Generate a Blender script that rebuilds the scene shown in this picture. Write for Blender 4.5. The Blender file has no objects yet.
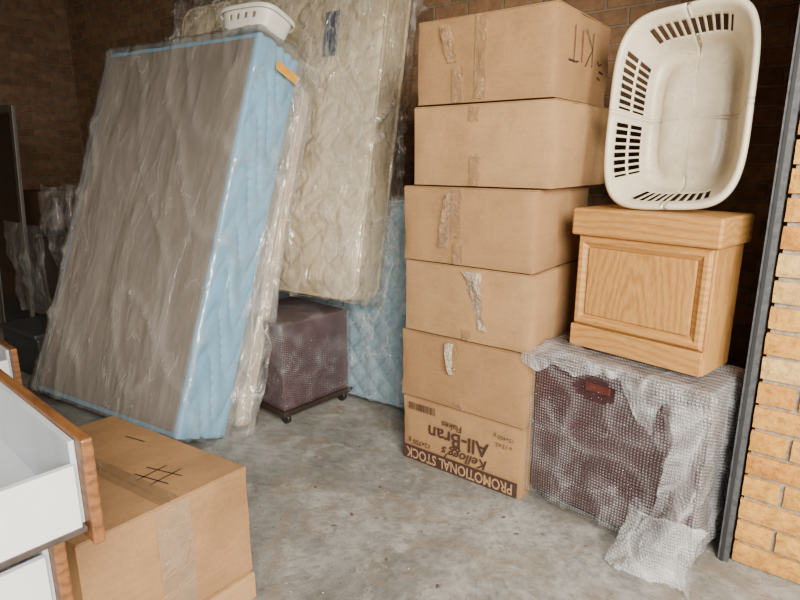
import bpy, bmesh, math, random
from mathutils import Vector, Matrix, noise
RND = random.Random(11)
COL = bpy.context.scene.collection
rad = math.radians

# ------------------------------------------------------------------ helpers
def Fd(a): a = rad(a); return Vector((-math.sin(a), math.cos(a), 0))
def Sd(a): a = rad(a); return Vector((math.cos(a), math.sin(a), 0))

def finish(ob, parent=None, label=None, category=None, kind=None, group=None):
    COL.objects.link(ob)
    if parent is not None: ob.parent = parent
    if label: ob["label"] = label
    if category: ob["category"] = category
    if kind: ob["kind"] = kind
    if group: ob["group"] = group
    return ob

def mesh(name, verts, faces, mat=None, parent=None, smooth=False, matrix=None, fmat=None, attr=None, **kw):
    me = bpy.data.meshes.new(name)
    me.from_pydata([tuple(v) for v in verts], [], faces)
    me.update()
    mats = mat if isinstance(mat, (list, tuple)) else [mat]
    for m in mats:
        if m: me.materials.append(m)
    if fmat:
        for p, i in zip(me.polygons, fmat): p.material_index = i
    if smooth:
        for p in me.polygons: p.use_smooth = True
    if attr is not None:
        at = me.attributes.new("fold", 'FLOAT', 'POINT')
        for i, v in enumerate(attr): at.data[i].value = v
    ob = bpy.data.objects.new(name, me)
    if matrix is not None: ob.matrix_world = matrix
    finish(ob, parent, **kw)
    return ob

def empty(name, matrix, **kw):
    ob = bpy.data.objects.new(name, None)
    ob.empty_display_size = 0.1
    ob.matrix_world = matrix
    return finish(ob, **kw)

def cube_vf(w, d, h, c=(0, 0, 0)):
    v = [Vector((c[0]+sx*w/2, c[1]+sy*d/2, c[2]+sz*h/2)) for sz in (-1, 1) for sy in (-1, 1) for sx in (-1, 1)]
    f = [(0, 2, 3, 1), (4, 5, 7, 6), (0, 1, 5, 4), (2, 6, 7, 3), (0, 4, 6, 2), (1, 3, 7, 5)]
    return v, f

def bar(name, w, d, h, c, mat, parent=None, bevel=0.0, matrix=None, **kw):
    v, f = cube_vf(w, d, h, c)
    ob = mesh(name, v, f, mat, parent, matrix=matrix, **kw)
    if bevel:
        b = ob.modifiers.new("bevel", 'BEVEL'); b.width = bevel; b.segments = 2
    return ob

def grid_box(w, d, h, nx, ny, nz, disp):
    idx = {}; verts = []; attr = []; faces = []
    def vid(i, j, k):
        if (i, j, k) in idx: return idx[(i, j, k)]
        p = Vector(((i/nx-.5)*w, (j/ny-.5)*d, k/nz*h))
        n = Vector(((i == nx)-(i == 0), (j == ny)-(j == 0), (k == nz)-(k == 0)))
        n.normalize()
        q, a = disp(p, n)
        idx[(i, j, k)] = len(verts); verts.append(q); attr.append(a)
        return idx[(i, j, k)]
    for i in range(nx):
        for k in range(nz):
            faces.append((vid(i, 0, k), vid(i+1, 0, k), vid(i+1, 0, k+1), vid(i, 0, k+1)))
            faces.append((vid(i, ny, k), vid(i, ny, k+1), vid(i+1, ny, k+1), vid(i+1, ny, k)))
    for j in range(ny):
        for k in range(nz):
            faces.append((vid(0, j, k), vid(0, j, k+1), vid(0, j+1, k+1), vid(0, j+1, k)))
            faces.append((vid(nx, j, k), vid(nx, j+1, k), vid(nx, j+1, k+1), vid(nx, j, k+1)))
    for i in range(nx):
        for j in range(ny):
            faces.append((vid(i, j, 0), vid(i, j+1, 0), vid(i+1, j+1, 0), vid(i+1, j, 0)))
            faces.append((vid(i, j, nz), vid(i+1, j, nz), vid(i+1, j+1, nz), vid(i, j+1, nz)))
    return verts, faces, attr

def sheet(name, fn, nu, nv, amp, freq, mat, parent=None, seed=0, white=0.5, matrix=None, zmin=None, ragged=0.0, **kw):
    verts = []; attr = []; faces = []
    off = Vector((seed*7.3, seed*3.1, seed*1.7))
    for j in range(nv+1):
        for i in range(nu+1):
            vv = j/nv
            if ragged: vv *= 1-ragged*(.5+noise.noise(Vector((i/nu*5, seed, 0)))+.4*noise.noise(Vector((i/nu*17, seed, 5))))
            p = Vector(fn(i/nu, vv))
            n = noise.noise_vector(p*freq+off)*amp + noise.noise_vector(p*freq*2.7+off)*amp*.45
            q = p+n
            if zmin is not None: q.z = max(q.z, zmin)
            verts.append(q)
            rdg = (1-min(1, abs(noise.noise(p*freq*.9+off*3))*5))**2
            attr.append(max(0, min(1, white*.7 + white*rdg*1.6 + white*.8*noise.noise(p*freq*1.5+off*2))))
    for j in range(nv):
        for i in range(nu):
            a = j*(nu+1)+i
            faces.append((a, a+1, a+nu+2, a+nu+1))
    return mesh(name, verts, faces, mat, parent, smooth=True, attr=attr, matrix=matrix, **kw)

def cyl(name, r, h, c, axis, mat, parent=None, n=20, matrix=None, **kw):
    bm = bmesh.new()
    bmesh.ops.create_cone(bm, cap_ends=True, segments=n, radius1=r, radius2=r, depth=h)
    q = Vector((0, 0, 1)).rotation_difference(Vector(axis)).to_matrix().to_4x4()
    bmesh.ops.transform(bm, matrix=Matrix.Translation(c) @ q, verts=bm.verts)
    me = bpy.data.meshes.new(name); bm.to_mesh(me); bm.free()
    for p in me.polygons: p.use_smooth = len(p.vertices) == 4
    me.materials.append(mat)
    ob = bpy.data.objects.new(name, me)
    if matrix is not None: ob.matrix_world = matrix
    return finish(ob, parent, **kw)

def lathe(name, prof, mat, parent=None, n=24, matrix=None, **kw):
    v = []; f = []
    for r, z in prof:
        for i in range(n):
            t = 2*math.pi*i/n; v.append((r*math.cos(t), r*math.sin(t), z))
    for j in range(len(prof)-1):
        for i in range(n):
            i2 = (i+1) % n; f.append((j*n+i, j*n+i2, (j+1)*n+i2, (j+1)*n+i))
    return mesh(name, v, f, mat, parent, smooth=True, matrix=matrix, **kw)

def place(corner, a, w, d, z=0.0):
    c = Vector((corner[0], corner[1], z)) + Fd(a)*w/2 + Sd(a)*d/2
    return Matrix.Translation(c) @ Matrix.Rotation(rad(a-90), 4, 'Z')

def text_part(txt, size, x, z, y, mat, parent, shear=0, bold=0, flip=True, name="printed_lettering", sx=1.0):
    cu = bpy.data.curves.new("t", 'FONT'); cu.body = txt; cu.size = size; cu.shear = shear
    cu.offset = bold; cu.align_x = 'CENTER'; cu.align_y = 'CENTER'; cu.resolution_u = 3
    to = bpy.data.objects.new("t", cu); COL.objects.link(to)
    dg = bpy.context.evaluated_depsgraph_get()
    me = bpy.data.meshes.new_from_object(to.evaluated_get(dg))
    bpy.data.objects.remove(to)
    me.name = name
    m = Matrix.Translation((x, y, z)) @ (Matrix.Rotation(math.pi, 4, 'Y') if flip else Matrix.Identity(4)) @ Matrix.Rotation(math.pi/2, 4, 'X') @ Matrix.Diagonal((sx, 1, 1, 1))
    me.transform(m)
    me.materials.clear(); me.materials.append(mat)
    ob = bpy.data.objects.new(name, me)
    return finish(ob, parent)

def strokes(name, lines, width, to3d, mat, parent):
    for ln in lines:
        verts = []; faces = []
        for k, p in enumerate(ln):
            p = Vector(p); a_ = Vector(ln[max(0, k-1)]); b_ = Vector(ln[min(len(ln)-1, k+1)])
            t = (b_-a_).normalized(); n = Vector((-t.y, t.x))*width/2
            verts += [to3d(*(p-n)), to3d(*(p+n))]
            if k: faces.append((2*k-2, 2*k, 2*k+1, 2*k-1))
        mesh(name, verts, faces, mat, parent)

# ------------------------------------------------------------------ materials
def newmat(name):
    m = bpy.data.materials.new(name); m.use_nodes = True
    nt = m.node_tree
    return m, nt, nt.nodes["Principled BSDF"]
def nd(nt, t, ins=None, **props):
    n = nt.nodes.new(t)
    for k, v in props.items(): setattr(n, k, v)
    if ins:
        for k, v in ins.items():
            if isinstance(v, bpy.types.NodeSocket): nt.links.new(v, n.inputs[k])
            else: n.inputs[k].default_value = v
    return n
def math_(nt, op, a, b=0.0):
    return nd(nt, "ShaderNodeMath", {0: a, 1: b}, operation=op).outputs[0]
def mrange(nt, v, a, b, c, d):
    return nd(nt, "ShaderNodeMapRange", {"Value": v, "From Min": a, "From Max": b, "To Min": c, "To Max": d}).outputs[0]
def coords(nt, scale=(1, 1, 1), rot=(0, 0, 0), src="Object"):
    tc = nd(nt, "ShaderNodeTexCoord")
    return nd(nt, "ShaderNodeMapping", {"Vector": tc.outputs[src], "Scale": scale, "Rotation": rot}).outputs[0]
def ramp(nt, fac, stops):
    r = nd(nt, "ShaderNodeValToRGB", {"Fac": fac})
    e = r.color_ramp.elements
    e[0].position, e[0].color = stops[0][0], (*stops[0][1], 1)
    e[1].position, e[1].color = stops[-1][0], (*stops[-1][1], 1)
    for p, c in stops[1:-1]:
        x = e.new(p); x.color = (*c, 1)
    return r.outputs[0]
def mixc(nt, fac, a, b, mode='MIX'):
    n = nd(nt, "ShaderNodeMix", data_type='RGBA', blend_type=mode)
    for k, v in ((0, fac), (6, a), (7, b)):
        if isinstance(v, bpy.types.NodeSocket): nt.links.new(v, n.inputs[k])
        else: n.inputs[k].default_value = v if k == 0 else (*v, 1)
    return n.outputs[2]
def bump(nt, bsdf, h, strength=.3, dist=.01, prev=None):
    b = nd(nt, "ShaderNodeBump", {"Height": h, "Strength": strength, "Distance": dist})
    if prev: nt.links.new(prev, b.inputs["Normal"])
    if bsdf: nt.links.new(b.outputs[0], bsdf.inputs["Normal"])
    return b.outputs[0]
def simple(name, col, rough=.5, metal=0, nscale=20, var=.15, bstr=.1, bdist=.003, spec=.5):
    m, nt, b = newmat(name)
    n = nd(nt, "ShaderNodeTexNoise", {"Vector": coords(nt), "Scale": nscale, "Detail": 5.0})
    c0 = tuple(x*(1-var) for x in col); c1 = tuple(min(1, x*(1+var)) for x in col)
    nt.links.new(ramp(nt, n.outputs[0], [(.3, c0), (.7, c1)]), b.inputs["Base Color"])
    b.inputs["Roughness"].default_value = rough; b.inputs["Metallic"].default_value = metal
    b.inputs["Specular IOR Level"].default_value = spec
    bump(nt, b, n.outputs[0], bstr, bdist)
    return m
def cardboard(name, col):
    m, nt, b = newmat(name)
    v = coords(nt)
    n1 = nd(nt, "ShaderNodeTexNoise", {"Vector": v, "Scale": 3.0, "Detail": 7.0, "Roughness": .6})
    n2 = nd(nt, "ShaderNodeTexNoise", {"Vector": coords(nt, (4, 4, 60)), "Scale": 2.0, "Detail": 2.0})
    n3 = nd(nt, "ShaderNodeTexNoise", {"Vector": v, "Scale": 90.0, "Detail": 3.0})
    n5 = nd(nt, "ShaderNodeTexNoise", {"Vector": v, "Scale": 5.0, "Detail": 6.0, "Distortion": .6})
    base = ramp(nt, n1.outputs[0], [(.3, tuple(x*.70 for x in col)), (.52, col), (.72, tuple(min(1, x*1.12) for x in col))])
    c = mixc(nt, .10, base, ramp(nt, n2.outputs[0], [(.3, tuple(x*.6 for x in col)), (.7, tuple(min(1, x*1.3) for x in col))]))
    c = mixc(nt, .25, c, ramp(nt, n3.outputs[0], [(.3, (.6, .6, .6)), (.6, (1, 1, 1))]), 'MULTIPLY')
    c = mixc(nt, ramp(nt, n5.outputs[0], [(.56, (0, 0, 0)), (.72, (.25, .25, .25))]), c, tuple(x*.5 for x in col))
    nt.links.new(c, b.inputs["Base Color"]); b.inputs["Roughness"].default_value = .66
    b.inputs["Specular IOR Level"].default_value = .3
    n4 = nd(nt, "ShaderNodeTexNoise", {"Vector": v, "Scale": 7.0, "Detail": 4.0, "Distortion": .4})
    bump(nt, b, n4.outputs[0], .55, .010)
    return m
CB = [cardboard("cardboard_%d" % i, c) for i, c in enumerate([(.395, .226, .104), (.425, .25, .116), (.36, .204, .093), (.44, .262, .123)])]
def film_mat(name, tint, lo, hi, crease=.3, rough=.2, gloss=1.0, scale=(2.6, 2.6, 1.1), cw=(.022, .028), b1=.05, b2=.02):
    """thin clear film: transparent + Fresnel gloss + faint painted haze that whitens the creases"""
    m, nt, b = newmat(name)
    out = nt.nodes["Material Output"]
    b.inputs["Base Color"].default_value = (*tint, 1); b.inputs["Roughness"].default_value = .3
    v = coords(nt, scale, (0, rad(28), 0))
    n = nd(nt, "ShaderNodeTexNoise", {"Vector": v, "Scale": 2.2, "Detail": 3.0, "Roughness": .45, "Distortion": .5})
    n2 = nd(nt, "ShaderNodeTexNoise", {"Vector": v, "Scale": 6.5, "Detail": 3.0, "Roughness": .5, "Distortion": 1.0})
    def ridge(s, w):
        d = math_(nt, 'ABSOLUTE', math_(nt, 'SUBTRACT', s, .5))
        return mrange(nt, d, 0.0, w, 1.0, 0.0)
    r1 = ridge(n.outputs[0], cw[0]); r2 = ridge(n2.outputs[0], cw[1])
    rr = math_(nt, 'ADD', math_(nt, 'MULTIPLY', r1, .7), math_(nt, 'MULTIPLY', r2, .5))
    haze = mrange(nt, n.outputs[0], .35, .7, lo, hi)
    at = nd(nt, "ShaderNodeAttribute", attribute_name="fold")
    fac = math_(nt, 'ADD', math_(nt, 'ADD', haze, at.outputs["Fac"]), math_(nt, 'MULTIPLY', rr, crease))  # milky haze and white creases paint highlights into the film
    fac = nd(nt, "ShaderNodeClamp", {"Value": fac, "Max": .92}).outputs[0]
    nrm = bump(nt, b, n.outputs[0], .8, b1)
    nrm = bump(nt, b, n2.outputs[0], .7, b2, nrm)
    nrm = bump(nt, b, rr, .6, .003, nrm)
    tr = nd(nt, "ShaderNodeBsdfTransparent")
    tl = nd(nt, "ShaderNodeBsdfTranslucent", {"Color": (*tint, 1)})
    m1 = nd(nt, "ShaderNodeMixShader", {0: .2, 1: b.outputs[0], 2: tl.outputs[0]})
    mx = nd(nt, "ShaderNodeMixShader", {0: fac, 1: tr.outputs[0], 2: m1.outputs[0]})
    gl = nd(nt, "ShaderNodeBsdfGlossy", {"Roughness": rough, "Normal": nrm, "Color": (1, 1, 1, 1)})
    fr = nd(nt, "ShaderNodeFresnel", {"IOR": 1.45, "Normal": nrm})
    gf = nd(nt, "ShaderNodeClamp", {"Value": math_(nt, 'MULTIPLY', fr.outputs[0], gloss), "Max": .38}).outputs[0]
    m2 = nd(nt, "ShaderNodeMixShader", {0: gf, 1: mx.outputs[0], 2: gl.outputs[0]})
    nt.links.new(m2.outputs[0], out.inputs[0])
    return m
FILM = film_mat("clear_plastic_film", (.95, .92, .87), .0, .18, .40, .09, 2.4, (2.2, 2.2, 1.0), (.018, .022), .10, .035)
FILM2 = film_mat("taut_milky_film", (.92, .87, .80), .08, .14, .24, .15, 1.5, (2.2, 2.2, .62), (.007, .006), .045, .008)
FILML = film_mat("loose_milky_film", (.92, .89, .84), .02, .12, .36, .12, 1.4, (2.8, 2.8, .9), (.018, .022), .05, .02)
FILMC = film_mat("plain_plastic_film", (.92, .93, .95), .02, .10, .42, .10, 1.8)
FILMD = film_mat("dull_plastic_film", (.60, .60, .60), .02, .10, .22, .22, .8)
def bubble_mat(name, mn):
    m, nt, b = newmat(name)
    out = nt.nodes["Material Output"]
    b.inputs["Base Color"].default_value = (.86, .87, .90, 1); b.inputs["Roughness"].default_value = .25
    v = coords(nt)
    sp = nd(nt, "ShaderNodeSeparateXYZ", {0: v})
    k = 2*math.pi/.0118
    wob = nd(nt, "ShaderNodeTexNoise", {"Vector": v, "Scale": 4.0, "Detail": 2.0})
    wob2 = nd(nt, "ShaderNodeTexNoise", {"Vector": v, "Scale": 5.5, "Detail": 2.0})
    u_ = math_(nt, 'ADD', math_(nt, 'MULTIPLY', math_(nt, 'ADD', sp.outputs["X"], sp.outputs["Y"]), k), math_(nt, 'MULTIPLY', wob.outputs[0], 12.0))
    w_ = math_(nt, 'ADD', math_(nt, 'MULTIPLY', math_(nt, 'ADD', sp.outputs["Z"], math_(nt, 'MULTIPLY', sp.outputs["Y"], .4)), k), math_(nt, 'MULTIPLY', wob2.outputs[0], 12.0))
    prod = math_(nt, 'ADD', math_(nt, 'SINE', u_, 0), math_(nt, 'SINE', w_, 0))
    dome = mrange(nt, prod, -2.0, 2.0, 0.0, 1.0)
    dot = mrange(nt, prod, .2, 1.6, 0.0, .40)  # white dots paint the highlight of each bubble into the wrap
    n = nd(nt, "ShaderNodeTexNoise", {"Vector": v, "Scale": 9.0, "Detail": 6.0, "Roughness": .65, "Distortion": 1.0})
    glint = mrange(nt, n.outputs[0], .36, .62, mn, 1.15)
    haze = mrange(nt, n.outputs[0], .54, .76, .0, .24)
    at = nd(nt, "ShaderNodeAttribute", attribute_name="fold")
    fac = math_(nt, 'ADD', math_(nt, 'ADD', haze, math_(nt, 'MULTIPLY', dot, glint)), at.outputs["Fac"])
    fac = nd(nt, "ShaderNodeClamp", {"Value": fac, "Max": .88}).outputs[0]
    nrm0 = bump(nt, b, n.outputs[0], .9, .03)
    nrm = bump(nt, b, dome, .6, .003, nrm0)
    tr = nd(nt, "ShaderNodeBsdfTransparent")
    tl = nd(nt, "ShaderNodeBsdfTranslucent", {"Color": (.8, .82, .86, 1)})
    m1 = nd(nt, "ShaderNodeMixShader", {0: .3, 1: b.outputs[0], 2: tl.outputs[0]})
    mx = nd(nt, "ShaderNodeMixShader", {0: fac, 1: tr.outputs[0], 2: m1.outputs[0]})
    gl = nd(nt, "ShaderNodeBsdfGlossy", {"Roughness": .12, "Normal": nrm})
    fr = nd(nt, "ShaderNodeFresnel", {"IOR": 1.35, "Normal": nrm0})
    gf = nd(nt, "ShaderNodeClamp", {"Value": math_(nt, 'MULTIPLY', fr.outputs[0], 1.4), "Max": .18}).outputs[0]
    m2 = nd(nt, "ShaderNodeMixShader", {0: gf, 1: mx.outputs[0], 2: gl.outputs[0]})
    nt.links.new(m2.outputs[0], out.inputs[0])
    return m
BUBBLE = bubble_mat("bubble_wrap", .62)
TAPE = film_mat("packing_tape", (.60, .38, .20), .25, .42, .18, .12, 1.4, (7, 7, 7), (.02, .02), .03, .01)
TAPES = film_mat("smooth_packing_tape", (.60, .40, .22), .26, .38, .06, .12, 1.6, (3, 3, 3), (.02, .02), .02, .004)
TAPEW = film_mat("torn_tape", (.78, .62, .45), .65, .92, .1, .2, .8, (9, 9, 9))

def oak(name, scale, light=(.55, .285, .085), dark=(.33, .145, .038), keep=.18):
    m, nt, b = newmat(name)
    v = coords(nt, scale)
    w = nd(nt, "ShaderNodeTexWave", {"Vector": v, "Scale": 1.0, "Distortion": 9.0, "Detail": 3.0, "Detail Scale": 1.2}, wave_type='RINGS', rings_direction='Y')
    n = nd(nt, "ShaderNodeTexNoise", {"Vector": coords(nt, tuple(s*14 for s in scale)), "Scale": 1.0, "Detail": 5.0})
    c1 = ramp(nt, w.outputs[0], [(.0, dark), (.35, tuple((a+c)/2 for a, c in zip(light, dark))), (.8, light)])
    c2 = ramp(nt, n.outputs[0], [(.35, dark), (.6, light)])
    c = mixc(nt, .42, c1, c2)
    nt.links.new(mixc(nt, keep, c, light), b.inputs["Base Color"])
    b.inputs["Roughness"].default_value = .4
    bump(nt, b, n.outputs[0], .15, .001)
    return m
OAKV = oak("oak_upright_grain", (14, 14, 3.0))
OAKH = oak("oak_lengthwise_grain", (2.2, 9, 12))
OAKD = oak("drawer_oak", (2.2, 9, 14), (.22, .092, .030), (.08, .032, .011), .15)
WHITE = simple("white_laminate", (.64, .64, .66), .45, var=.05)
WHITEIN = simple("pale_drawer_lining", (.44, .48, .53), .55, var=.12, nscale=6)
MAHOG = simple("mahogany", (.048, .014, .018), .5, var=.25, nscale=5)
INK = simple("black_ink", (.012, .011, .011), .6)
PENCIL = simple("dark_marker", (.045, .025, .018), .7)
PRINT = simple("printed_brown_ink", (.055, .024, .018), .7)
RUBBER = simple("black_rubber", (.015, .015, .015), .5)
STEEL = simple("weathered_steel", (.10, .105, .115), .5, .4, 40, .35)
RUNNER = simple("metal_runner", (.10, .08, .07), .4, .6, 40, .3)
SEALDARK = simple("door_seal", (.02, .02, .022), .6)
DARKWOOD = simple("dark_wood", (.028, .017, .012), .5, var=.3)
DARKBIN = simple("dark_plastic", (.035, .037, .04), .5)
PINKWHITE = simple("dull_ceramic", (.26, .20, .185), .3)
MIRROR = simple("mirror_glass", (.05, .05, .052), .15, .9, 3, .05, .0)
FRAMEW = simple("mirror_frame", (.06, .05, .04), .5)
GREYFAB = simple("grey_base_cloth", (.215, .178, .145), .9, nscale=5, var=.12)
BLUEFAB = simple("pale_blue_satin", (.20, .48, .72), .32, nscale=5, var=.12)
YELLOW = simple("yellow_tape", (.78, .38, .03), .35)
LABELM = simple("maker_label", (.06, .08, .12), .5, nscale=60, var=.6)
LEAF = simple("dry_leaf", (.12, .075, .04), .8)
CHIP = simple("pale_chip", (.42, .38, .33), .8)
WPLAST = simple("white_tray_plastic", (.80, .77, .70), .35, var=.05)
def quiltmat(name, c0, c1, stain=(.3, .2, .1), st=.0):
    m, nt, b = newmat(name)
    v = coords(nt)
    n = nd(nt, "ShaderNodeTexNoise", {"Vector": v, "Scale": 28.0, "Detail": 4.0, "Distortion": 1.5})
    n2 = nd(nt, "ShaderNodeTexNoise", {"Vector": v, "Scale": 2.0, "Detail": 3.0})
    n3 = nd(nt, "ShaderNodeTexNoise", {"Vector": v, "Scale": 3.4, "Detail": 6.0, "Distortion": .8})
    c = mixc(nt, n2.outputs[0], ramp(nt, n.outputs[0], [(.4, c0), (.6, c1)]), c1)
    c = mixc(nt, ramp(nt, n3.outputs[0], [(.50, (0, 0, 0)), (.75, (st, st, st))]), c, stain)
    nt.links.new(c, b.inputs["Base Color"]); b.inputs["Roughness"].default_value = .55
    bump(nt, b, n.outputs[0], .4, .004)
    return m
CREAM = quiltmat("cream_damask", (.50, .40, .25), (.70, .60, .42), (.38, .27, .15), .6)
BLUEQ = quiltmat("pale_blue_damask", (.13, .26, .35), (.28, .43, .51))
BEIGEQ = quiltmat("beige_damask", (.44, .34, .23), (.60, .49, .36))
def plasticmat():
    m, nt, b = newmat("cream_basket_plastic")
    v = coords(nt)
    n = nd(nt, "ShaderNodeTexNoise", {"Vector": v, "Scale": 85.0, "Detail": 6.0, "Roughness": .75})
    n2 = nd(nt, "ShaderNodeTexNoise", {"Vector": v, "Scale": 8.0, "Detail": 6.0, "Roughness": .65})
    n3 = nd(nt, "ShaderNodeTexNoise", {"Vector": v, "Scale": 10.0, "Detail": 6.0, "Roughness": .6, "Distortion": .5})
    sy = nd(nt, "ShaderNodeSeparateXYZ", {0: v}).outputs["Y"]
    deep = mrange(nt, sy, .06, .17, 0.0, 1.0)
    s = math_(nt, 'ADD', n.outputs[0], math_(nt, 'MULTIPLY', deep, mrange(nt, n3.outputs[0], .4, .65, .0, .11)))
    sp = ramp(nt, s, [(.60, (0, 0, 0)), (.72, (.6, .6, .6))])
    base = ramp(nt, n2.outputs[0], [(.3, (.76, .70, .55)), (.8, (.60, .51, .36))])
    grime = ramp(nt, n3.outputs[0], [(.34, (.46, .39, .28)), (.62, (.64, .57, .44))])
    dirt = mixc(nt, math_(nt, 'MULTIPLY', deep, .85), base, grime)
    nt.links.new(mixc(nt, sp, dirt, (.30, .245, .17)), b.inputs["Base Color"])
    b.inputs["Roughness"].default_value = .38
    return m
PLAST = plasticmat()
def brickmat(name, axis, c1, c2, mort):
    m, nt, b = newmat(name)
    tc = nd(nt, "ShaderNodeTexCoord"); sp = nd(nt, "ShaderNodeSeparateXYZ", {0: tc.outputs["Object"]})
    cv = nd(nt, "ShaderNodeCombineXYZ", {0: sp.outputs[axis], 1: sp.outputs["Z"]})
    br = nd(nt, "ShaderNodeTexBrick", {"Vector": cv.outputs[0], "Color1": (*c1, 1), "Color2": (*c2, 1), "Mortar": (*mort, 1),
            "Scale": 1.0, "Mortar Size": .008, "Mortar Smooth": .4, "Bias": 0.0, "Brick Width": .24, "Row Height": .086})
    n = nd(nt, "ShaderNodeTexNoise", {"Vector": tc.outputs["Object"], "Scale": 14.0, "Detail": 7.0, "Roughness": .7})
    c = mixc(nt, .75, br.outputs[0], ramp(nt, n.outputs[0], [(.3, (.35, .35, .35)), (.7, (1, 1, 1))]), 'MULTIPLY')
    nt.links.new(c, b.inputs["Base Color"]); b.inputs["Roughness"].default_value = .95
    inv = math_(nt, 'SUBTRACT', 1.0, br.outputs["Fac"])
    p = bump(nt, b, inv, .8, .01)
    bump(nt, b, n.outputs[0], .5, .008, p)
    return m
BRICKX = brickmat("interior_brick", "X", (.33, .18, .088), (.21, .11, .055), (.28, .20, .13))
BRICKY = brickmat("interior_brick_end", "Y", (.25, .14, .08), (.165, .09, .05), (.21, .15, .10))
def brickface():
    m, nt, b = newmat("yellow_face_brick")
    at = nd(nt, "ShaderNodeAttribute", attribute_name="fold")
    v = coords(nt)
    n = nd(nt, "ShaderNodeTexNoise", {"Vector": v, "Scale": 34.0, "Detail": 7.0, "Roughness": .75})
    n2 = nd(nt, "ShaderNodeTexNoise", {"Vector": v, "Scale": 9.0, "Detail": 5.0, "Roughness": .6})
    c = ramp(nt, at.outputs["Fac"], [(0, (.76, .38, .06)), (.3, (.88, .51, .12)), (.6, (.68, .29, .045)), (.85, (.84, .46, .10)), (1, (.82, .56, .20))])  # yellow brick tones, raised to put stronger daylight into the colour
    c = mixc(nt, .75, c, ramp(nt, n.outputs[0], [(.32, (.42, .30, .20)), (.55, (1, 1, 1))]), 'MULTIPLY')
    c = mixc(nt, .5, c, ramp(nt, n2.outputs[0], [(.35, (.50, .38, .27)), (.6, (1, 1, 1))]), 'MULTIPLY')
    nt.links.new(c, b.inputs["Base Color"]); b.inputs["Roughness"].default_value = .85
    p = bump(nt, b, n.outputs[0], .9, .009)
    bump(nt, b, n2.outputs[0], .5, .012, p)
    return m
YBRICK = brickface()
MORTAR = simple("mortar", (.30, .26, .21), .95, nscale=60, var=.25, bstr=.8, bdist=.01)
def concrete():
    m, nt, b = newmat("stained_concrete")
    v = coords(nt)
    def nz(sc, det=8.0, r=.7, dist=0.0): return nd(nt, "ShaderNodeTexNoise", {"Vector": v, "Scale": sc, "Detail": det, "Roughness": r, "Distortion": dist}).outputs[0]
    c = ramp(nt, nz(1.6, 10, .68), [(.34, (.16, .153, .14)), (.47, (.25, .243, .225)), (.54, (.33, .32, .30)), (.66, (.44, .43, .40))])
    c = mixc(nt, .68, c, ramp(nt, nz(26, 9, .8), [(.34, (.40, .39, .37)), (.56, (1, 1, 1))]), 'MULTIPLY')
    c = mixc(nt, ramp(nt, nz(2.4, 9, .68, 1.6), [(.48, (0, 0, 0)), (.61, (.65, .65, .65))]), c, (.22, .175, .125))
    c = mixc(nt, ramp(nt, nz(5.0, 9, .74, .5), [(.54, (0, 0, 0)), (.65, (.6, .6, .6))]), c, (.50, .48, .445))
    c = mixc(nt, ramp(nt, nz(9.5, 6, .6, 2.5), [(.61, (0, 0, 0)), (.67, (.45, .45, .45))]), c, (.13, .11, .085))
    c = mixc(nt, ramp(nt, nz(60, 2), [(.66, (0, 0, 0)), (.71, (.85, .85, .85))]), c, (.08, .062, .045))
    nt.links.new(c, b.inputs["Base Color"]); b.inputs["Roughness"].default_value = .7
    bump(nt, b, nz(26, 9, .8), .6, .007)
    return m
CONC = concrete()
CEIL = simple("dark_ceiling_board", (.06, .05, .04), .9)

# ------------------------------------------------------------------ setting (A along side wall, B towards it)
O = Vector((.507, 2.178, 0))
RM = Matrix.Translation(O) @ Matrix.Rotation(rad(-38), 4, 'Z')
def slab(name, a0, a1, b0, b1, z0, z1, mat, **kw):
    return bar(name, a1-a0, b1-b0, z1-z0, ((a0+a1)/2, (b0+b1)/2, (z0+z1)/2), mat, matrix=RM, **kw)
st = dict(kind="structure")
AB, WB = -6.3, 1.22
PA = .728
slab("floor", AB-.2, 6, -6, 2.5, -.12, 0, CONC, label="stained grey concrete garage floor", **st)
slab("wall_right", AB, PA+.30, WB, WB+.2, 0, 3.1, BRICKX, label="brown brick side wall of the garage", **st)
slab("wall_back", AB-.2, AB, -3.2, WB+.2, 0, 3.1, BRICKY, label="dark brown brick end wall", **st)
slab("wall_left", AB, .75, -3.2, -3.0, 0, 3.1, BRICKX, label="brown brick side wall opposite", **st)
slab("ceiling", AB-.2, PA+.3, -3.2, WB+.2, 3.1, 3.2, CEIL, label="dark boarded garage ceiling", **st)
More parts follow.
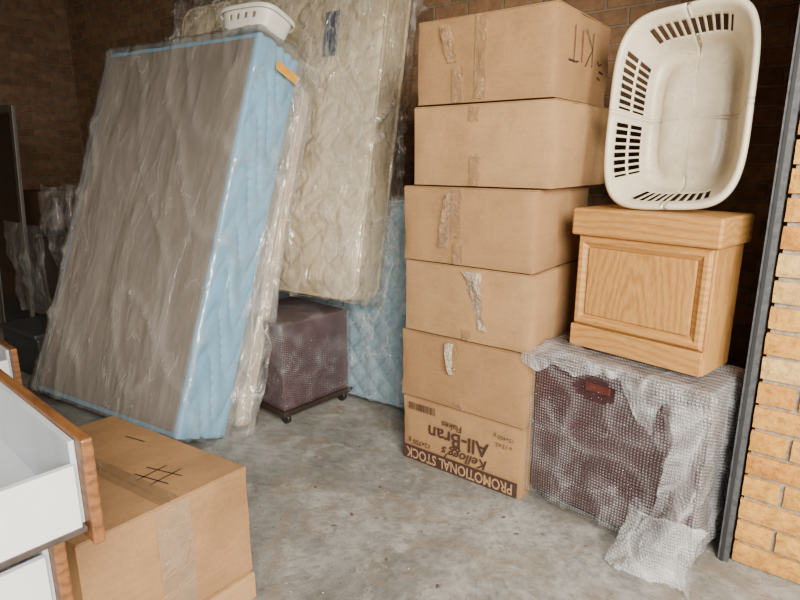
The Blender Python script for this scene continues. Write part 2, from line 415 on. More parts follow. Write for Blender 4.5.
def reveal():
    x00 = PA+.042
    v, f = cube_vf(.262, WB-.128, 3.0, (x00+.008+.131, .128+(WB-.128)/2, 1.5))
    attr = [0]*len(v); fm = [1]*len(f)
    z = .008; row = 0
    while z < 2.9:
        xs = [(x00, x00+.232)] if row % 2 == 0 else [(x00, x00+.105), (x00+.118, x00+.27)]
        for x0, x1 in xs:
            c = RND.random()
            j = RND.uniform(-.003, .003); y0 = .112+j; h = .072+RND.uniform(-.002, .001); e = .004
            nx, nz = max(3, int((x1-x0)/.022)), 4
            b = len(v)
            for k in range(nz+1):
                for i in range(nx+1):
                    px = x0+(x1-x0)*i/nx; pz = z+h*k/nz
                    edge = i in (0, nx) or k in (0, nz)
                    nn = noise.noise(Vector((px*40, pz*40, 3)))
                    v.append(Vector((px+(.002*nn if edge else 0), y0+(e if edge else 0)+.002*nn, pz+(.002*noise.noise(Vector((px*50, 7, pz*50))) if edge else 0)))); attr.append(c)
            for k in range(nz):
                for i in range(nx):
                    a = b+k*(nx+1)+i; f.append((a, a+1, a+nx+2, a+nx+1)); fm.append(0)
            ring = [b+i for i in range(nx+1)]+[b+k*(nx+1)+nx for k in range(1, nz+1)]+[b+nz*(nx+1)+i for i in range(nx-1, -1, -1)]+[b+k*(nx+1) for k in range(nz-1, 0, -1)]
            b2 = len(v)
            for r_ in ring:
                q = v[r_].copy(); q.y = .135; v.append(q); attr.append(c)
            m_ = len(ring)
            for i in range(m_):
                f.append((ring[i], b2+i, b2+(i+1) % m_, ring[(i+1) % m_])); fm.append(0)
        z += .086; row += 1
    mesh("wall_front", v, f, [YBRICK, MORTAR], matrix=RM, fmat=fm, attr=attr, label="daylit yellow face brick door reveal", **st)
reveal()
def jamb():
    p0 = PA
    prof = [(p0, .10), (p0+.034, .10), (p0+.034, .17), (p0+.030, .17), (p0+.030, .104), (p0+.004, .104), (p0+.004, .17), (p0, .17)]
    v = [Vector((x, y, z)) for z in (0, 2.5) for x, y in prof]; n = len(prof)
    f = [(i, (i+1) % n, n+(i+1) % n, n+i) for i in range(n)]
    mesh("trim_1", v, f, STEEL, matrix=RM, label="weathered steel door jamb channel", **st)
    slab("trim_2", p0+.008, p0+.018, .096, .0995, 0, 2.5, SEALDARK, label="dark seal strip on the door jamb", **st)
jamb()
slab("trim_3", PA, PA+.3, -3.2, .09, 2.52, 3.1, CEIL, label="dark lintel above the door opening", **st)

# ------------------------------------------------------------------ cardboard boxes
def cbox(corner, a, w, d, h, z, mat, label, name="cardboard_box", seed=1, bulge=.004, group=None, tape_w=.05, front_tapes=(), seam=True, crush=.010, seam_show=False):
    M = place(corner, a, w, d, z)
    off = Vector((seed*5.1, seed*2.7, seed*9.3))
    hh = h-.011
    def disp(p, n):
        u = 1-abs(2*p.x/w)**2; v = 1-abs(2*p.y/d)**2; t = 1-abs(2*p.z/hh-1)**2
        q = p.copy()
        if abs(n.x) > .9: q.x += n.x*bulge*v*t
        if abs(n.y) > .9: q.y += n.y*bulge*u*t*1.3
        q += noise.noise_vector(p*6+off)*.35*crush
        ed = (abs(n.x) > .1)+(abs(n.y) > .1)+(abs(n.z) > .1)
        if ed >= 2:
            q -= n*(.003+crush*max(0, noise.noise(p*11+off*2)))
        if n.z < -.1: q.z = 0.0
        if n.z > .1: q.z = hh
        return q, 0
    v, f, _ = grid_box(w, d, hh, 26, 20, 14, disp)
    ob = mesh(name, v, f, mat, matrix=M, smooth=True, label=label, category="box", group=group)
    ob.data.set_sharp_from_angle(angle=rad(40))
    for s in (-1, 1):
        bar("flap", w-.004, d/2-.005, .004, (0, s*(d/4-.001), hh+.0025), mat, ob, .0015)
    for i, (tx, top, ln) in enumerate(front_tapes):
        z0, z1 = (hh-ln, hh-.001) if top else (0.002, ln)
        def fn(u, vv, tx=tx, z0=z0, z1=z1, top=top):
            zz = z0+(z1-z0)*vv
            rag = .014*noise.noise(Vector((u*6, seed, i))) if (top and vv == 0) or (not top and vv == 1) else 0
            return (tx+(u-.5)*tape_w, -d/2-.006-bulge*1.3*(1-abs(2*tx/w)**2)*(1-abs(2*zz/hh-1)**2), zz+rag)
        sheet("packing_tape", fn, 8, 10, .0018, 20, TAPE, ob, seed=seed+i, white=.08, zmin=.001)
    if seam:
        sheet("packing_tape", lambda u, vv: ((vv-.5)*w, (u-.5)*tape_w, hh+.0058), 3, 12, .0003, 20, TAPE, ob, seed=seed+9, white=.05)
    return ob
h = .323
g = "stack of six removal boxes"
k0 = cbox((.507, 2.178), 52, .624, .50, h, 0, CB[0], "printed cereal carton turned upside down at the bottom of the stack", seed=1, group=g, seam=False, bulge=.003)
k1 = cbox((.507, 2.178), 52, .632, .50, h, h, CB[2], "brown cardboard box resting on the printed cereal carton", seed=2, group=g, front_tapes=((-.03, 1, .13), (.0, 0, .03)))
k2 = cbox((.514, 2.178), 52, .62, .52, h, 2*h, CB[1], "brown cardboard box with peeling torn tape on its front", seed=3, group=g, front_tapes=((.02, 0, .05),))
k3 = cbox((.502, 2.178), 51.5, .62, .53, h, 3*h, CB[0], "brown cardboard box with a loose strip of tape", seed=4, group=g, front_tapes=((-.03, 1, .2), (-.02, 0, .09)))
k4 = cbox((.558, 2.17), 52, .632, .575, h, 4*h, CB[3], "brown cardboard box taped down the middle of its front", seed=5, group=g, front_tapes=((-.02, 1, .06), (-.01, 0, .12)))
k5 = cbox((.548, 2.178), 53, .595, .56, h, 5*h, CB[2], "brown cardboard box with marker writing at the top of the stack", seed=6, group=g, front_tapes=((-.1, 0, .13), (.0, 1, .30)))
sheet("torn_tape", lambda u, v: (.04+(u-.5)*.095*(1-.55*v)+.06*v, -.276-.03*math.sin(3*v)*(u-.3), .30-.24*v), 14, 26, .009, 14, TAPEW, k2, seed=4, label="torn whitish peeling tape")
sheet("torn_tape", lambda u, v: (-.05+(u-.5)*.040*(1-.4*v)+.02*v, -.266-.014*math.sin(3*v), .30-.14*v), 6, 16, .005, 16, TAPEW, k1, seed=8)
sheet("torn_tape", lambda u, v: (-.06+(u-.5)*.05-.03*v, -.281-.006*math.sin(3*v), .29-.22*v), 6, 16, .006, 16, TAPE, k3, seed=12, white=.25)
sheet("torn_tape", lambda u, v: (-.12+(u-.5)*.05-.04*v, -.296-.006*math.sin(3*v), .15+.14*v), 6, 16, .006, 16, TAPE, k5, seed=15, white=.25)
yf = -.25-.0115
LIGHTP = simple("bare_cardboard_print", (.42, .25, .125), .7)
bar("printed_band", .60, .0004, .070, (0, yf, .042), PRINT, k0)
text_part("PROMOTIONAL STOCK", .070, 0, .042, yf-.0012, LIGHTP, k0, bold=.0012, sx=.75)
text_part("Kellogg's", .066, .04, .108, yf, PRINT, k0, shear=.3, bold=.0010)
text_part("All-Bran", .098, .0, .180, yf, PRINT, k0, bold=.0014, sx=.98)
text_part("Flakes", .044, -.03, .238, yf, PRINT, k0, bold=.0006)
text_part("12x750 g", .034, -.205, .102, yf, PRINT, k0, bold=.0004)
text_part("15x450 g", .026, .23, .262, yf, PRINT, k0)
text_part("e 13.62", .026, .23, .225, yf, PRINT, k0)
def f3(x, z): return Vector((x, yf, z))
v = []; f = []; x = -.27
while x < -.12:
    wd = RND.choice([.002, .003, .005])
    b = len(v); v += [f3(x, .262), f3(x+wd, .262), f3(x+wd, .298), f3(x, .298)]; f.append((b, b+1, b+2, b+3))
    x += wd+RND.choice([.002, .003, .004])
mesh("printed_barcode", v, f, PRINT, k0)
xs = .2975+.008
def s3(y, z): return Vector((xs, y, z))
def kit(lines, cx, cz, s): return [[(cx-a*s, cz-b*s) for a, b in l] for l in lines]
strokes("marker_writing", kit([[(0, -.05), (.03, .5), (.0, 1.05)], [(.62, 1.08), (.3, .75), (.03, .5), (.35, .22), (.66, -.08)], [(1.0, .0), (.97, .5), (.99, 1.0)], [(1.25, 1.0), (1.6, 1.04), (2.1, 1.02)], [(1.68, 1.03), (1.66, .5), (1.68, -.05)]], .06, .255, .115), .0055, s3, PENCIL, k5)
strokes("marker_writing", kit([[(0, 0), (.3, .1), (.6, -.05)], [(.1, .7), (.5, .6)], [(-.3, .4), (.3, .35)]], .17, .16, .09), .0045, s3, INK, k5)

def shear_children(ob, k):
    S_ = Matrix(((1, k, 0, 0), (0, 1, 0, 0), (0, 0, 1, 0), (0, 0, 0, 1)))
    ob.data.transform(S_)
    for c in ob.children: c.data.transform(S_)
def far_corner(p, a, d):
    q = Vector((p[0], p[1], 0))-Sd(a)*d
    return (q.x, q.y)
A0 = 58
fc_ = cbox(far_corner((-.470, 1.625), A0, .50), A0, .70, .50, .10, 0, CB[3], "flattened cardboard carton lying on the concrete floor under a box", seed=21, bulge=.002, seam=False, name="flattened_carton", crush=.003)
fb = cbox(far_corner((-.478, 1.632), A0, .50), A0, .70, .50, .376, .10, CB[2], "large brown box with black marker strokes and clear tape", seed=22, seam=False, bulge=.003, crush=.003)
def t3(x, y): return Vector((x, y, .3695+.0022))
strokes("marker_writing", [[(.12, .08), (.25, .105)], [(.13, .035), (.26, .055)], [(.17, .015), (.155, .12)], [(.225, .02), (.21, .13)], [(-.14, .17), (-.05, .18)]], .0045, t3, INK, fb)
sheet("packing_tape", lambda u, v: (.3575, (u-.5)*.10, .366-.35*v), 8, 20, .0012, 14, TAPES, fb, seed=32, white=.14)
sheet("packing_tape", lambda u, v: (.350-.70*v, (u-.5)*.06, .3722), 8, 24, .0003, 14, TAPES, fb, seed=33, white=.0)
for o_ in (fc_, fb): shear_children(o_, .14)
for o_ in (fc_, fb):
    o_.matrix_world = o_.matrix_world @ Matrix.Translation((-.14*.25, 0, 0))

# ------------------------------------------------------------------ wrapped chest on casters
def caster(parent, x, y, r=.02):
    return cyl("caster", r, .022, (x, y, r), (0, 1, 0), RUBBER, parent)
def wrapshell(parent, w, d, h, z0, amp, seed, mat, whitefn, step=.02, pad=.012, name="bubble_wrap", **kw):
    off = Vector((seed*3.3, seed*1.9, seed*5.7))
    def disp(p, n):
        r1 = abs(noise.noise(Vector((p.x*5+p.z*2, p.y*5, p.z*7))+off)); r2 = abs(noise.noise(p*14+off))
        ridge = (1-min(1, r1*3.6))**2
        q = p + n*(amp*(ridge*.9+.1*(.5-r2))) + noise.noise_vector(p*7+off)*amp*.2
        q.z += z0
        if p.z < .001: q.z = z0
        return q, max(-.6, min(1, whitefn(p, n) + ridge*.12))
    W, D = w+2*pad, d+2*pad
    v, f, a = grid_box(W, D, h+pad, int(W/step), int(D/step), int(h/step), disp)
    return mesh(name, v, f, mat, parent, smooth=True, attr=a, **kw)
Cw, Cd = .635, .285
M = place((.995, 1.750), 44, Cw, Cd)
ch = empty("wrapped_chest", M, label="mahogany chest on casters wrapped in torn bubble wrap", category="chest")
bar("body", Cw, Cd, .557, (0, 0, .055+.2785), MAHOG, ch, .006)
bar("top", Cw+.02, Cd+.02, .025, (0, 0, .625), MAHOG, ch, .006)
for sx in (-1, 1):
    for sy in (-1, 1): caster(ch, sx*(Cw/2-.05), sy*(Cd/2-.04), .027)
for i in range(3): bar("drawer_front", Cw-.06, .004, .174, (0, -Cd/2-.002, .145+i*.18), MAHOG, ch, .001)
MAHOGR = simple("bare_red_mahogany", (.09, .020, .015), .35, var=.2)
bar("drawer_handle", .10, .010, .032, (-.05, -Cd/2-.012, .572), MAHOGR, ch, .005, label="bare red-brown wood showing through torn wrap")
def wf(p, n):
    a = .0
    if p.z > .59: a += .10
    if p.x > .26: a += (p.x-.24)*1.0
    if n.z > .5: a += .12
    if n.y < -.5 and ((p.x+.05)/.075)**2+((p.z-.535)/.035)**2 < 1.2: a -= .6
    return a
wrapshell(ch, Cw, Cd, .612, .035, .014, 3, BUBBLE, wf, step=.016, pad=.024)
sheet("loose_wrap", lambda u, v: (-.35+.70*u, -.10-.10*min(1, v*2.2)-.015*math.sin(9*u), .668 if v < .45 else .668-(v-.45)*.20*(1+.5*math.sin(5*u+4))), 80, 26, .026, 8, BUBBLE, ch, seed=41, white=.26, ragged=.5)
sheet("loose_wrap", lambda u, v: (.185+.16*u+.05*math.sin(5*v)*(1-u)+.04*v*(1-u), -.178-.06*math.sin(3*u+4*v)**2-.05*v, .64-.62*v), 50, 90, .032, 6, BUBBLE, ch, seed=42, white=.22, zmin=.006, ragged=.02)
sheet("loose_wrap", lambda u, v: (.12+.26*u, -.18-.13*v*(1+.3*math.sin(6*u)), .17*(1-v)**1.5+.012), 60, 30, .024, 9, BUBBLE, ch, seed=43, white=.34, zmin=.006, ragged=.2)
sheet("loose_wrap", lambda u, v: (.338+.010*math.sin(7*v)+.006*u, -.17+.30*u, .66-.60*v), 24, 44, .008, 10, BUBBLE, ch, seed=44, white=.22, zmin=.006)

# ------------------------------------------------------------------ oak cabinet
w, d = .50, .225
M = place((1.018, 1.852), 41, w, d, .680)
cab = empty("oak_cabinet", M, label="small oak cabinet with raised panel, standing on a wrapped chest", category="cabinet")
bar("body", w-.012, d-.01, .44, (0, .004, .22), OAKV, cab, .003)
bar("top", w+.04, d+.045, .10, (0, 0, .488), OAKH, cab, .008)
bar("plinth", w+.004, .014, .085, (0, -d/2-.004, .0425), OAKH, cab, .003)
bar("side_panel", .012, d-.004, .435, (w/2, 0, .2175), OAKV, cab, .003)
def mould(x0, x1, z0, z1, y):
    L = [(0, 0), (.010, -.012), (.024, -.012), (.036, -.002), (.046, .004)]
    v = []; f = []
    for ins, yy in L:
        for (px, pz) in ((x0+ins, z0+ins), (x1-ins, z0+ins), (x1-ins, z1-ins), (x0+ins, z1-ins)): v.append((px, y+yy, pz))
    for j in range(len(L)-1):
        for k in range(4): f.append((j*4+k, j*4+(k+1) % 4, j*4+4+(k+1) % 4, j*4+4+k))
    mesh("panel_moulding", v, f, OAKH, cab)
mould(-w/2+.004, w/2-.004, .088, .436, -d/2)
bar("raised_panel", w-.10, .012, .26, (0, -d/2-.001, .262), OAKV, cab, .005)

# ------------------------------------------------------------------ baskets
def basket(name, M, a, b, depth, nseg, slots, label, category, taper=.8, thick=.003, lip=.014, nexp=3.6, mat=PLAST):
    rings = [(a+lip, b+lip, .022), (a+lip+.002, b+lip+.002, .003), (a+lip*.7, b+lip*.7, -.004), (a+lip*.1, b+lip*.1, -.002), (a-.006, b-.006, .012)]
    nw = 14
    for i in range(1, nw+1):
        t = i/nw
        rings.append((a*(1-(1-taper)*t)-.006, b*(1-(1-taper)*.8*t)-.006, .012+(depth-.03)*t))
    la, lb = rings[-1][0], rings[-1][1]
    rings += [(la-.012, lb-.012, depth-.004), (la-.03, lb-.03, depth), (la-.05, lb-.05, depth-.003), (la-.056, lb-.056, depth-.012)]
    for t in (.7, .45, .2): rings.append(((la-.058)*t, (lb-.058)*t, depth-.012))
    v = []; f = []
    raw = []
    for i in range(4000):
        t = 2*math.pi*i/4000; c, s = math.cos(t), math.sin(t)
        raw.append((a*math.copysign(abs(c)**(2/nexp), c), b*math.copysign(abs(s)**(2/nexp), s), t))
    Ls = [0]
    for i in range(1, 4001):
        p, q = raw[i-1], raw[i % 4000]; Ls.append(Ls[-1]+math.hypot(q[0]-p[0], q[1]-p[1]))
    ts = []; j = 0
    for i in range(nseg):
        target = Ls[-1]*i/nseg
        while Ls[j+1] < target: j += 1
        ts.append(raw[j % 4000][2])
    for (ra, rb, y) in rings:
        for t in ts:
            c, s = math.cos(t), math.sin(t)
            v.append((ra*math.copysign(abs(c)**(2/nexp), c), y, rb*math.copysign(abs(s)**(2/nexp), s)))
    n = nseg
    for r in range(len(rings)-1):
        for i in range(n):
            i2 = (i+1) % n
            cx, cz = (v[3*n+i][0]+v[3*n+i2][0])/2, (v[3*n+i][2]+v[3*n+i2][2])/2
            if slots(r-4, i, cx, cz, a, b): continue
            f.append((r*n+i, r*n+i2, (r+1)*n+i2, (r+1)*n+i))
    f.append(tuple((len(rings)-1)*n+i for i in range(n)))
    ob = mesh(name, v, f, mat, smooth=True, matrix=M, label=label, category=category)
    s = ob.modifiers.new("thickness", 'SOLIDIFY'); s.thickness = thick; s.offset = 0
    return ob
def slots_big(w, i, cx, cz, a, b):
    if w < 1 or w > 13: return False
    side = cx < -a*.93; end = abs(cz) > b*.95
    open_ = (i % 6) in (1, 2, 3, 4)
    if side and .025 < abs(cz) < .24: return open_ and (w in (1, 2, 3, 4, 5) or w in (7, 8, 9, 10, 11))
    if end and abs(cx) < .15: return open_ and (w in (3, 4, 5, 6, 7, 8) if cz > 0 else w in (2, 3, 4, 5, 6, 7, 8, 9))
    return False
lean = rad(10)
ba = 46
Mb = Matrix.Translation((.920, 2.045, 1.226)) @ Matrix.Rotation(rad(ba-90), 4, 'Z') @ Matrix.Rotation(-lean, 4, 'X') @ Matrix.Rotation(rad(-3), 4, 'Y') @ Matrix.Translation((0, 0, .352))
basket("laundry_basket", Mb, .222, .334, .19, 400, slots_big, "dusty cream plastic laundry basket tipped on end atop oak cabinet", "laundry basket", taper=.74, nexp=4.2)

# ------------------------------------------------------------------ mattresses
def rr_loop(w, L, r, nc=7):
    pts = []
    for cx, cz, a0 in ((w/2-r, r, -90), (w/2-r, L-r, 0), (-w/2+r, L-r, 90), (-w/2+r, r, 180)):
        for k in range(nc+1):
            t = rad(a0+90*k/nc); pts.append((cx+r*math.cos(t), cz+r*math.sin(t), math.cos(t), math.sin(t)))
    out = []
    m = len(pts)
    for i in range(m):
        p, q = pts[i], pts[(i+1) % m]
        dist = math.hypot(q[0]-p[0], q[1]-p[1]); k = max(1, int(dist/.05))
        for s in range(k):
            t = s/k; out.append(tuple(p[j]*(1-t)+q[j]*t for j in range(4)))
    return out
def squish(x, z, w, L, r):
    dx = abs(x)-(w/2-r); zc = z-L/2; dz = abs(zc)-(L/2-r)
    if dx > 0 and dz > 0:
        k = max(dx, dz)/math.hypot(dx, dz); dx *= k; dz *= k
        x = math.copysign(w/2-r+dx, x); z = L/2+math.copysign(L/2-r+dz, zc)
    return x, z
def qdiamond(x, z):
    s = .135; u = (x+z)/s; v = (x-z)/s
    g = min(abs(u-round(u)), abs(v-round(v))); return math.exp(-(g/.10)**2)
def qscroll(x, z):
    s = .17; u = x/s+.42*math.sin(z*17)+.6*noise.noise(Vector((x*3, 0, z*3))); v = z/s+.42*math.sin(x*17+1)+.6*noise.noise(Vector((x*3, 5, z*3)))
    g = min(abs(u-round(u)), abs(v-round(v))); return math.exp(-(g/.09)**2)
def mattress(name, M, w, t, L, mat, q, label, category, step=.0135, depth=.016, r=.09, sag=0.0):
    root = empty(name, M, label=label, category=category)
    for side in (0, 1):
        st_ = step if side == 0 else .1
        nx, nz = int(w/st_), int(L/st_); v = []; f = []
        for k in range(nz+1):
            for i in range(nx+1):
                x0, z0 = (i/nx-.5)*w, k/nz*L
                x, z = squish(x0, z0, w, L, r)
                e = min(w/2-abs(x0), z0, L-z0)
                y = .028*math.exp(-e/.03) + (depth*q(x, z) if side == 0 and e > .0 else 0)
                if side == 0: y -= sag*min(1, e/.08)*(.4+noise.noise(Vector((x*2.2, 3, z*2.2))))
                v.append((x, y if side == 0 else t-y, z))
        for k in range(nz):
            for i in range(nx):
                a = k*(nx+1)+i; fc = (a, a+1, a+nx+2, a+nx+1)
                f.append(fc if side == 0 else fc[::-1])
        mesh("quilted_panel" if side == 0 else "back_panel", v, f, mat, root, smooth=True)
    loop = rr_loop(w, L, r); n = len(loop); v = []; f = []
    rows = 6
    for j in range(rows+1):
        y = .028+(t-.056)*j/rows; b = .012*math.sin(math.pi*j/rows)-.004
        for (x, z, nx_, nz_) in loop: v.append((x+nx_*b, y, z+nz_*b))
    for j in range(rows):
        for i in range(n): f.append((j*n+i, j*n+(i+1) % n, (j+1)*n+(i+1) % n, (j+1)*n+i))
    mesh("side_band", v, f, mat, root, smooth=True)
    for yy in (.026, t-.026):
        v = []; f = []; m = 8
        for (x, z, nx_, nz_) in loop:
            for k in range(m):
                t2 = 2*math.pi*k/m; rr = .010
                v.append((x+nx_*rr*math.cos(t2), yy+rr*math.sin(t2), z+nz_*rr*math.cos(t2)))
        for i in range(n):
            for k in range(m): f.append((i*m+k, i*m+(k+1) % m, ((i+1) % n)*m+(k+1) % m, ((i+1) % n)*m+k))
        mesh("piping", v, f, mat, root, smooth=True)
    return root
def leanM(corner, z, a, w, lean):
    c = Vector((corner[0], corner[1], z))+Fd(a)*w/2
    return Matrix.Translation(c) @ Matrix.Rotation(rad(a-90), 4, 'Z') @ Matrix.Rotation(-rad(lean), 4, 'X')
def filmshell(parent, w, t, L, seed, mat, amp=.007, pad=.012, step=.022, wbase=0.0, name="plastic_wrap"):
    off = Vector((seed*3.3, seed*1.9, seed*5.7)); T = t+2*pad
    def disp(p, n):
        s = Vector((p.x*2.4+p.z*.9, p.y*2, p.z*.8-p.x*.3))
        r1 = abs(noise.noise(s*1.5+off)); r2 = abs(noise.noise(s*4.5+off*2))
        ridge = (1-min(1, r1*9))**2; ridge2 = (1-min(1, r2*6))**2
        k = 1+1.5*(abs(n.x) > .6)
        q = p+n*(amp*k*(ridge*1.5+ridge2*.7+.8*noise.noise(s*2+off)))
        q.y += t/2; q.z -= pad*.3
        return q, max(0, min(1, wbase*(1-p.z/L)*(abs(n.y) > .6)+ridge*.10+ridge2*.05*k))
    v, f, a = grid_box(w+2*pad, T, L+pad*1.5, int(w/step), max(4, int(T/step)), int(L/step), disp)
    return mesh(name, v, f, mat, parent, smooth=True, attr=a)

ml = 12.0
cm = mattress("mattress", leanM((-.255, 3.04), .655, 57, 1.69, ml), 1.69, .25, 1.76, CREAM, qscroll, "cream quilted mattress in clear plastic leaning on its end", "mattress", sag=.02)
bar("maker_label", .10, .003, .24, (.52, -.026, 1.44), LABELM, cm)
filmshell(cm, 1.69, .25, 1.76, 5, FILM, amp=.014, pad=.034)
bm_ = mattress("mattress", leanM((.12, 2.925), .055, 57, 1.88, ml), 1.86, .20, 1.14, BLUEQ, qdiamond, "pale blue diamond-quilted mattress in clear plastic standing on its side", "mattress", depth=.024)
filmshell(bm_, 1.86, .20, 1.14, 6, FILMC, amp=.012)
bw, bt, bL, bl = 1.21, .30, 2.03, 20.4
MB = leanM((-1.056, 2.512), .108, 59.1, bw, bl)
base = empty("bed_base", MB, label="bed base with grey cloth and blue sides in wrinkled plastic, leaning", category="bed base")
def bdisp(p, n):
    q = p.copy(); q += n*(.006*noise.noise(Vector((p.x*9, p.y*4, p.z*5))))
    if abs(n.x) > .5:
        g_ = abs(math.sin(p.z*13+2.2*math.sin(p.y*22)+1.5*noise.noise(Vector((0, p.y*4, p.z*2)))))
        q += n*.024*(g_**.5-.7)*max(0, 1-(abs(p.y)/(.5*bt))**6)
    q.y += bt/2
    return q, 0
v, f, _ = grid_box(bw, bt, bL, 60, 22, 180, bdisp)
bo = mesh("body", v, f, BLUEFAB, base, smooth=True, label="pale blue quilted satin sides")
bv = bo.modifiers.new("bevel", 'BEVEL'); bv.width = .01; bv.limit_method = 'ANGLE'; bv.angle_limit = rad(60); bv.segments = 2
bar("base_cloth", bw-.055, .010, bL-.055, (0, -.006, bL/2), GREYFAB, base, .003, label="grey base cloth")
filmshell(base, bw, bt, bL, 9, FILM2, amp=.007, pad=.022, wbase=.12)
sheet("tape_strip", lambda u, v: (bw/2+.046, .10+.17*u, bL-.09-.05*v-.01*u), 10, 4, .003, 14, YELLOW, base, seed=3, label="yellow tape strip")
sheet("loose_plastic", lambda u, v: (bw/2+.03+(.03+.05*(1-v))*u+.012*math.sin(9*v), bt-.04+.14*u, .0+bL*v), 16, 90, .014, 6, FILML, base, seed=51, white=.05)
n_ = Sd(59.1)
c0 = Vector((-.913, 2.760, 0))+n_*.06-Fd(59.1)*.045
tm = mattress("mattress", leanM((c0.x, c0.y), .04, 59.1, 1.22, 19.3), 1.22, .09, 1.84, BEIGEQ, qscroll, "thin beige mattress in milky plastic behind the bed base", "mattress", step=.03, depth=.008, r=.04)
filmshell(tm, 1.22, .09, 1.84, 12, FILML, amp=.008)

def pedestal(corner, a, w, d, h, label, seed):
    r = empty("wrapped_pedestal", place(corner, a, w, d), label=label, category="pedestal")
    bar("body", w, d, h-.115, (0, 0, .085+(h-.115)/2), MAHOG, r, .005)
    bar("plinth", w+.035, d+.035, .03, (0, 0, .072), DARKWOOD, r, .005)
    for sx in (-1, 1):
        for sy in (-1, 1): caster(r, sx*(w/2-.03), sy*(d/2-.03), .030)
    wrapshell(r, w, d, h-.115, .09, .006, seed, BUBBLE, lambda p, n: -.03, step=.03, pad=.008)
    return r
pedestal((-.615, 2.87), 48.6, .50, .47, .59, "dark red pedestal on casters wrapped in bubble wrap", 61)
pedestal((-1.33, 3.42), 57, .50, .45, .59, "wrapped dark pedestal under the mattress", 62)

def slots_small(w, i, cx, cz, a, b):
    if w < 4 or w > 8: return False
    return (i % 11) in (1, 2, 3, 4) and (abs(cz) > b*.93 and abs(cx) < a*.7)
Ms = MB @ Matrix.Translation((bw/2-.155, .10, bL+.040+.11)) @ Matrix.Rotation(rad(-90), 4, 'X')
basket("plastic_basket", Ms, .185, .12, .11, 200, slots_small, "small white slotted plastic basket resting on top of the bed base", "basket", taper=.9, lip=.01, mat=WPLAST)

# ------------------------------------------------------------------ drawers
def drawer(corner, a, w, d, h, z, label, group="loose oak-fronted drawers"):
    r = empty("drawer", Matrix.Translation(Vector((corner[0], corner[1], z))+Fd(a)*w/2-Sd(a)*d/2) @ Matrix.Rotation(rad(a-90), 4, 'Z'), label=label, category="drawer", group=group)
    z0 = .036; sh = .122
    bar("front_panel", w, .020, h, (0, d/2-.010, h/2), OAKD, r, .004)
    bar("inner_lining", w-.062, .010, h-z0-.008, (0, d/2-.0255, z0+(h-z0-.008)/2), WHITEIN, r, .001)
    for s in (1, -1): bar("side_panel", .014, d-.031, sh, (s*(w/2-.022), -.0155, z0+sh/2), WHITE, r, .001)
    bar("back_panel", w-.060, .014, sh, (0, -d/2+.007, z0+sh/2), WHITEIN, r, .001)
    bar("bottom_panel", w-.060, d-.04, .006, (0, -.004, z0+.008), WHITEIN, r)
    bar("runner", .014, d-.03, .010, (w/2-.018, -.01, z0-.002), RUNNER, r)
    k = cyl("knob", .014, .025, (0, d/2+.0125, h/2), (0, 1, 0), OAKD, r)
    return r
drawer((-.530, .916), 48.6, .66, .42, .205, .728, "white drawer with oak front stacked on another drawer")
drawer((-.600, .908), 48.6, .66, .42, .205, .552, "white drawer with oak front lying on a cardboard box")
Sx = Sd(48.6)
cc = Vector((-.600, .908, 0))-Sx*.40+Fd(48.6)*.06
cbox((cc.x, cc.y), 48.6, .56, .30, .578, 0, CB[2], "brown cardboard box supporting the loose drawers", seed=71, seam=False)
c3 = Vector((-1.45, 2.09, 0))
drawer((c3.x, c3.y), 48.6, .40, .34, .20, .502, "oak-fronted drawer lying on a cardboard box")
c4 = c3-Sx*.31
cbox((c4.x, c4.y), 48.6, .38, .27, .53, 0, CB[0], "brown cardboard box supporting a single drawer", seed=72, seam=False, bulge=.002)

# ------------------------------------------------------------------ dark clutter at the far end
dm = place((-2.72, 4.35), 52, .9, .45)
dr = empty("dresser", dm, label="dark wooden dresser standing by the end wall", category="dresser")
bar("body", .9, .45, .80, (0, 0, .42), DARKWOOD, dr, .006)
bar("top", .94, .49, .03, (0, 0, .835), DARKWOOD, dr, .006)
for i in range(3):
    df = bar("drawer_front", .84, .015, .22, (0, -.232, .17+i*.25), DARKWOOD, dr, .004)
    for s in (-1, 1): cyl("knob", .015, .03, (s*.25, -.25, .17+i*.25), (0, 1, 0), STEEL, df)
tp = dm @ Vector((-.02, 0, .85))
DARKCB = cardboard("shaded_cardboard", (.08, .048, .026))  # cardboard copy with the shade of the far end put into its colour
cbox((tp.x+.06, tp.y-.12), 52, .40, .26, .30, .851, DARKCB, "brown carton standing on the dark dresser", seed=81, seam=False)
for i, (ox, oy) in enumerate(((.33, -.02), (.40, .05))):
    p = dm @ Vector((ox, oy, .852))
    lathe("vase", [(.001, 0), (.035, 0), (.045, .03), (.05, .10), (.03, .17), (.018, .21), (.026, .25), (.022, .25), (.014, .21)], PINKWHITE, matrix=Matrix.Translation(p), label="dull pinkish vase standing on the dresser", category="vase", group="vases on the dresser")
mm = place((-2.64, 3.98), 52, .60, .03)
mi = empty("mirror", mm @ Matrix.Rotation(-.05, 4, 'X'), label="tall dark-framed mirror leaning against the dresser", category="mirror")
bar("glass", .50, .01, 1.64, (0, 0, .88), MIRROR, mi)
for s in (-1, 1): bar("frame_rail", .05, .025, 1.74, (s*.275, 0, .88), FRAMEW, mi, .004)
for zz in (.035, 1.73): bar("frame_rail", .50, .025, .05, (0, 0, zz), FRAMEW, mi, .004)
sheet("plastic_bag", lambda u, v: (-.32+.64*u+.05*math.sin(6*v), -.12*math.sin(math.pi*u)*math.sin(math.pi*v), .36+.86*v), 60, 80, .05, 4, FILMD, seed=91, white=.10, matrix=place((-2.14, 3.92), 52, .62, .05), label="clear crumpled plastic bag hanging against the dresser", category="plastic bag")
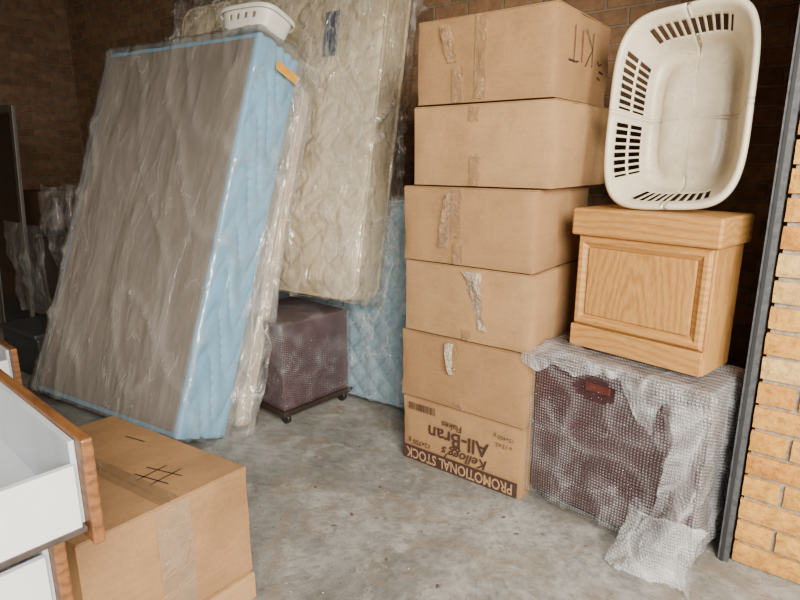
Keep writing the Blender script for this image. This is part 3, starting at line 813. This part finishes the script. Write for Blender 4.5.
sheet("plastic_bag", lambda u, v: (-.30+.60*u+.05*math.sin(5*v+1), -.06*math.sin(math.pi*u)*math.sin(math.pi*v), .36+.62*v), 60, 70, .04, 4, FILMD, seed=95, white=.06, matrix=place((-2.34, 3.74), 52, .56, .05), label="clear crumpled plastic sheet heaped above a dark storage box", category="plastic bag")
bn = empty("storage_box", place((-2.30, 3.50), 55, .5, .30), label="low dark grey plastic storage box on the floor", category="storage box")
bar("body", .48, .28, .28, (0, 0, .14), DARKBIN, bn, .01)
bar("lid", .52, .32, .035, (0, 0, .298), DARKBIN, bn, .01)

# ------------------------------------------------------------------ floor debris
def debris(x, y, s, seed, mat, lab, nm):
    n = 9; v = [(0, 0, .004)]
    for i in range(n):
        t = 2*math.pi*i/n; r = s*(.6+.4*abs(noise.noise(Vector((i*1.7, seed, 0)))))
        v.append((r*math.cos(t), r*.55*math.sin(t), .001+.004*abs(noise.noise(Vector((i, seed, 3))))))
    f = [(0, 1+i, 1+(i+1) % n) for i in range(n)]
    mesh(nm, v, f, mat, matrix=Matrix.Translation((x, y, .001)) @ Matrix.Rotation(seed*1.3, 4, 'Z'), label=lab, category="debris", group="litter on the floor")
for i in range(80):
    x, y = RND.uniform(-.40, .85), RND.uniform(1.20, 2.9)
    r_ = Vector((x, y, 0))-O
    lb_ = r_.dot(Vector((.616, .788, 0)))
    if lb_ > -.06: continue
    if i % 2: debris(x, y, RND.uniform(.006, .018), i, LEAF, "dry brown leaf fragment on the concrete", "leaf_fragment")
    else: debris(x, y, RND.uniform(.004, .009), i, CHIP, "pale chip lying on the concrete", "stone_chip")

# ------------------------------------------------------------------ light and camera
wd_ = bpy.data.worlds.new("World"); bpy.context.scene.world = wd_; wd_.use_nodes = True
bg = wd_.node_tree.nodes["Background"]; bg.inputs[0].default_value = (1.0, .98, .95, 1); bg.inputs[1].default_value = 1.15
def area(name, loc, target, size, sy, energy, col):
    L = bpy.data.lights.new(name, 'AREA'); L.shape = 'RECTANGLE'; L.size = size; L.size_y = sy; L.energy = energy; L.color = col
    o = bpy.data.objects.new(name, L); o.location = loc
    o.rotation_euler = (Vector(target)-Vector(loc)).to_track_quat('-Z', 'Y').to_euler()
    COL.objects.link(o)
p = RM @ Vector((2.6, -2.7, 2.3)); q = RM @ Vector((-1.0, .0, .7))
area("open_door_daylight", p, q, 2.0, 1.5, 450, (1.0, .92, .79))
cam = bpy.data.cameras.new("Camera"); cam.lens = 26.1; cam.sensor_width = 36; cam.clip_start = .02
co = bpy.data.objects.new("Camera", cam); co.location = (0, 0, 1.4); co.rotation_euler = (rad(90-13.7), 0, 0)
COL.objects.link(co); bpy.context.scene.camera = co
